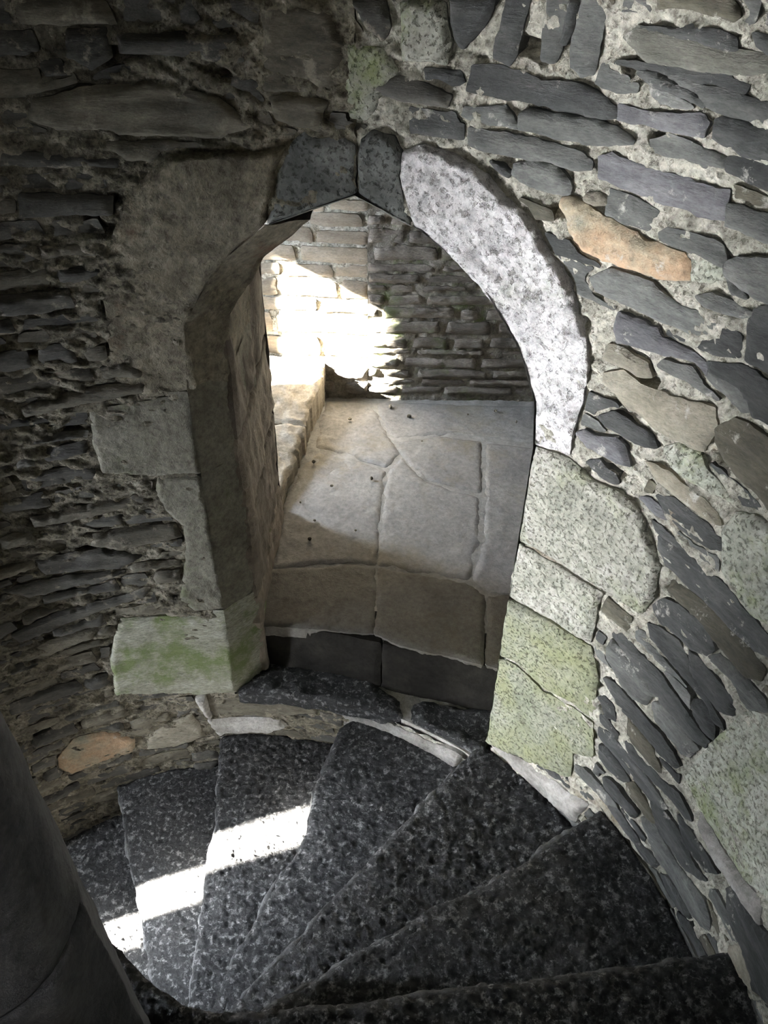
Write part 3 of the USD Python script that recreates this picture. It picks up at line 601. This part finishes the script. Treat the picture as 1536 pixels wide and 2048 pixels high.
for t, p in door_px:
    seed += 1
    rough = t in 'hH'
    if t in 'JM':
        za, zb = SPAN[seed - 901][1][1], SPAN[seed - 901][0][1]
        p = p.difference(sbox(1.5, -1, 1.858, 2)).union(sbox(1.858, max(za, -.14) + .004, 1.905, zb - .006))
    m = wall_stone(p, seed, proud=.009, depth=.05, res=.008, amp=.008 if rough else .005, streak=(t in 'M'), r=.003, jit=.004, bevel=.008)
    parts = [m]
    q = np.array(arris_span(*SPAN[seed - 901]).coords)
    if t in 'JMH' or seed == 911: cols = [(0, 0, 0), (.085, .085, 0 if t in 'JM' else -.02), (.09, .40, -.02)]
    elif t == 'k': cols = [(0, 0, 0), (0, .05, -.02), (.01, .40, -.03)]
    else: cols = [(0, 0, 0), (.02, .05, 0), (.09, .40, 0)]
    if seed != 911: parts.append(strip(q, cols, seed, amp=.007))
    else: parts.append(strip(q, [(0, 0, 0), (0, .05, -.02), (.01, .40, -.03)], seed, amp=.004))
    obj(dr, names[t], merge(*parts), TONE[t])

# ------------------------------------------------------------------ passage
fl = thing('floor', 'passage floor of worn grey flagstones beyond the doorway', kind='structure')
bed = Polygon([(-.40, 1.90), (-.40, 3.14), (.80, 3.14), (.80, 1.6), (.42, 1.72), (.2, 1.77), (-.05, 1.83)])
obj(fl, 'mortar_bed', patch(bed, lambda a, b, h: np.stack([a, b, ZF - .004 + h], -1), lambda p, d: .010 * fbm(np.c_[p, p[:, 0] * 0], 22, 3, 4) - .001, .18, .012, r=0, jit=.002, seed=31), 'flag_mortar', label='pale mortar joints between the flagstones')
for i, q in enumerate(FLAGS):
    p = poly_of(q)
    def height(pp, d, i=i):
        w = np.c_[pp, np.full(len(pp), i * 1.7)]
        return -.006 * (1 - np.clip(d / .02, 0, 1)) ** 2 + .010 * fbm(w, 6, 4, 60 + i) + .007 * fbm(w, 26, 4, 61 + i)
    obj(fl, 'flagstone', patch(p.buffer(.003), lambda a, b, h: np.stack([a, b, ZF + h], -1), height, .05 if i in (6, 7, 8) else .20, .0085, r=.006, jit=.006, seed=620 + i), 'flagstone_brown_shaded' if i in (6, 7, 8) else 'flagstone')  # the three flags nearest the stair carry shade in their colour
RL = [(-.46, 1.80), (-.38, 1.79), (-.25, 1.765), (-.10, 1.735), (.06, 1.69), (.21, 1.652), (.36, 1.612), (.48, 1.58)]
ARC = np.r_[0, np.cumsum(np.hypot(*np.diff(np.array(RL), axis=0).T))]
def riser_place(a, b, h):
    x, y = np.interp(a, ARC, [q[0] for q in RL]), np.interp(a, ARC, [q[1] for q in RL])
    return np.stack([x - .25 * h, y - .97 * h + (b - ZF) * .12, b], -1)
for i, (a0, a1) in enumerate(((.0, .47), (.474, ARC[-1]))):
    obj(fl, 'riser_slab', patch(sbox(a0, -.14, a1, ZF - .012), riser_place, lambda p, d, i=i: .012 + .012 * fbm(np.c_[p, p[:, 0] * 0 + i], 9, 4, 77) - .006 * (1 - np.clip(d / .01, 0, 1)) ** 2, .05, .014, r=.004, jit=.003, seed=700 + i), 'riser_slate', label='dark smooth riser slab under the edge of the flagstones')
th = thing('threshold', 'dark rough threshold stones just inside the doorway, below the passage floor', kind='structure')
for i, q in enumerate(THRESHOLDS):
    p = poly_of(q).intersection(shapely.Point(*C).buffer(R + .25))
    def height(pp, d, i=i):
        w = np.c_[pp, np.full(len(pp), i * 1.7)]
        return -.012 * (1 - np.clip(d / .02, 0, 1)) ** 2 + .016 * fbm(w, 14, 4, 70 + i) + .008 * (meshkit.noise(w * 60, 2) - .5)
    obj(th, 'threshold_stone', patch(p, lambda a, b, h: np.stack([a, b, -.12 + h], -1), height, .06, .009, r=.012, jit=.006, seed=640 + i), 'tread')
under = Polygon([(-.47, 1.66), (-.44, 1.9), (.45, 1.75), (.36, 1.36)] + [tuple(ang(t, R + .012)) for t in np.linspace(50, 91, 12)])
obj(th, 'mortar_bed', patch(under.buffer(0), lambda a, b, h: np.stack([a, b, -.133 + h], -1), lambda p, d: .006 * fbm(np.c_[p, p[:, 0] * 0], 25, 3, 8), .06, .02, r=0, jit=0, seed=33), 'lime_mortar')

def flat_stone(place, poly, seed, proud, depth=.03, res=.016, amp=.006, r=.006, jit=.005, streak=True):
    def height(p, d):
        q = np.c_[p, np.full(len(p), seed * 1.31)]
        prof = 1 - (1 - np.clip(d / .014, 0, 1)) ** 2
        return proud * (.2 + .8 * prof) + prof * (2 * amp * (fbm(q, (8, 60, 1), 3, seed) if streak else fbm(q, 30, 3, seed)) + amp * 1.6 * fbm(q, 20, 3, seed + 9))
    return patch(poly, place, height, depth, res, r, jit, seed)
def flat_mortar(place, a0, a1, b0, b1, cell, seed, amp=.010, bias=-.004):
    A, B = np.meshgrid(np.linspace(a0, a1, int((a1 - a0) / cell) + 2), np.linspace(b0, b1, int((b1 - b0) / cell) + 2), indexing='ij')
    P = np.stack([A, B, A * 0], -1); h = bias + 2 * amp * (fbm(P, 8, 3, seed) * .7 + fbm(P, 38, 3, seed + 2) * .7)
    v, f = grid(place(A.ravel(), B.ravel(), h.ravel()).reshape(*A.shape, 3)); up = place(np.array([a0]), np.array([b0]), np.array([.01]))[0] - place(np.array([a0]), np.array([b0]), np.array([0.]))[0]
    if np.cross(v[f[0, 1]] - v[f[0, 0]], v[f[0, 2]] - v[f[0, 0]]) @ up < 0: f = f[:, ::-1]
    return v, f
# end wall: dark thin courses right of the corner, larger pale ones in the window reveal left of it
XC = -.08
back = lambda a, b, h: np.stack([a, YE - h, b], -1)
reveal = lambda a, b, h: np.stack([a, YE + .035 + (XC - a) * .06 - h, b], -1)
wb = thing('wall_back', 'end wall of the passage in thin dark courses with green stains', kind='structure')
obj(wb, 'mortar', merge(flat_mortar(back, XC, .82, ZF - .02, 1.6, .008, 21, amp=.011, bias=-.002), flat_mortar(back, -.40, XC, ZF - .02, .24, .012, 22)), 'passage_mortar')
EW = bedded(sbox(XC + .004, ZF + .015, .80, 1.25), ZF + .03, 1.25, .024, .066, .07, .34, 8, gap=.010)
for q in EW:
    seed += 1
    m = flat_stone(back, q, seed, np.random.default_rng(seed).uniform(.004, .020), res=.010, amp=.008, r=.004, jit=.006)
    if m: obj(wb, 'stone', m, 'passage_stone')
for q in bedded(sbox(-.36, ZF + .015, XC, .22), ZF + .02, .22, .05, .07, .12, .3, 9):
    seed += 1
    m = flat_stone(back, q, seed, .014, res=.014, amp=.007)
    if m: obj(wb, 'stone', m, 'passage_stone')
wn = thing('window_1', 'splayed slit window of the passage with pale coursed reveal and sloping sill', kind='structure')
obj(wn, 'mortar', flat_mortar(reveal, -1.26, XC, .20, 1.6, .014, 23), 'mortar_pale')
for q in bedded(sbox(-1.2, .25, XC - .002, 1.25), .25, 1.25, .045, .105, .16, .42, 10, gap=.008):
    seed += 1
    m = flat_stone(reveal, q, seed, np.random.default_rng(seed).uniform(.004, .008), res=.018, amp=.003)
    if m: obj(wn, 'reveal_stone', m, 'passage_ashlar')
# sill with its broken edge towards the passage
kerb = [(-.375, 2.32), (-.365, 2.42), (-.345, 2.5), (-.335, 2.62), (-.315, 2.72), (-.30, 2.86), (-.275, 2.97), (-.262, 3.10)]
def sill_place(a, b, h): return np.stack([a, b, np.clip(.10 + (b - 2.35) * .19, .09, .24) + np.clip(-.30 - a, 0, 1) * .12 + h], -1)
for i, (y0, y1) in enumerate(((2.30, 2.72), (2.725, 3.13))):
    e = [p for p in kerb if y0 - .08 <= p[1] <= y1 + .08]
    p = Polygon([(-1.25, y0), *[(x, min(max(y, y0), y1)) for x, y in e], (-1.25, y1)]).buffer(0)
    def height(pp, d, i=i): 
        w = np.c_[pp, np.full(len(pp), i * 3.)]
        return -.012 * (1 - np.clip(d / .02, 0, 1)) ** 2 + .030 * fbm(w, 9, 4, 80 + i) + .016 * fbm(w, 34, 3, 81)
    obj(wn, 'sill_stone', patch(p, sill_place, height, .30, .010, r=.003, jit=.010, seed=660 + i), 'passage_ashlar')
near = lambda a, b, h: np.stack([-.37 - a * .965 + h * .26, 2.30 + a * .26 + h * .965, b], -1)
obj(wn, 'near_reveal', flat_mortar(near, 0, .93, .0, 1.6, .03, 24), 'passage_plaster')
outr = lambda a, b, h: np.stack([-1.235 + h, a, b], -1)
def holed(m, y, z):
    v, f = m; c = v[f].mean(1); return v, f[~((c[:, 1] > y[0]) & (c[:, 1] < y[1]) & (c[:, 2] > z[0]) & (c[:, 2] < z[1]))]
obj(wn, 'slit_wall', holed(flat_mortar(outr, 2.4, 3.3, .0, 1.6, .02, 25, amp=.004), (W1Y[0] - .01, W1Y[1] + .01), (W1Z[0] - .01, W1Z[1] + .01)), 'passage_ashlar')
# left side of the passage: a few big slabs set on edge
wp = thing('wall_inner_left', 'smooth brown side wall of the passage with a ragged far edge', kind='structure')
side = lambda a, b, h: np.stack([-.372 + h + .0 * a, a, b], -1)
Y0, Y1 = 1.97, 2.30
for i, (z0, z1, yl) in enumerate(((-.14, .22, 2.31), (.225, .52, 2.285), (.525, .80, 2.30), (.805, 1.10, 2.275), (1.105, 1.42, 2.29), (1.425, 1.64, 2.29))):
    p = Polygon([(1.73, z0), (yl + .015, z0), (yl, z0 + .08), (yl + .02, z0 + .15), (yl - .005, z1 - .06), (yl + .01, z1), (1.73, z1)])
    def height(pp, d, i=i):
        w = np.c_[pp, np.full(len(pp), 2.)]
        return -.010 * (1 - np.clip(d / .012, 0, 1)) ** 2 + .034 * fbm(w, (7, 4, 1), 4, 90) + .016 * fbm(w + .6 * w[:, [1, 0, 2]] * [1, -1, 1], (26, 12, 1), 4, 91)
    obj(wp, 'wall_slab', patch(p, side, height, .07, .010, r=.003, jit=.012, seed=680 + i), 'passage_plaster')
wq = thing('wall_inner_right', 'right side wall of the passage, mostly hidden behind the jamb', kind='structure')
u = np.array([.36, 1.70]); u = u / np.linalg.norm(u); nrm = np.array([-u[1], u[0]])
rside = lambda a, b, h: np.stack([.375 + u[0] * a + nrm[0] * h, 1.52 + u[1] * a + nrm[1] * h, b], -1)
obj(wq, 'mortar', flat_mortar(rside, 0, 1.72, -.05, 1.6, .025, 26), 'passage_mortar')
for q in bedded(sbox(.02, ZF + .02, 1.66, 1.5), ZF + .02, 1.5, .06, .12, .2, .45, 11):
    seed += 1
    m = flat_stone(rside, q, seed, .014, res=.035, amp=.006)
    if m: obj(wq, 'stone', m, 'passage_stone')

# ------------------------------------------------------------------ small loose crumbs on the flags
rng = np.random.default_rng(3)
for i in range(14):
    x, y = [(-.31, 2.35), (-.25, 2.25), (-.28, 2.6), (-.15, 2.9), (.35, 2.95), (.15, 2.75), (-.05, 2.5), (.1, 2.93), (.47, 2.98), (.02, 3.0), (-.2, 2.45), (-.26, 2.15), (.55, 2.9), (-.1, 2.2)][i]
    s = rng.uniform(.004, .010); m = trimesh.creation.icosphere(1, s); v = np.array(m.vertices) * rng.uniform(.6, 1.2, 3) + rng.uniform(-.15, .15, (len(m.vertices), 3)) * s
    path = obj('/World', 'pebble', (v + [x, y, ZF + .010], np.array(m.faces)), 'mortar_brown', smooth=False)
    tag(stage.GetPrimAtPath(path), 'tiny crumb of stone lying loose on the passage flagstones', 'pebble', 'crumbs on the passage floor')
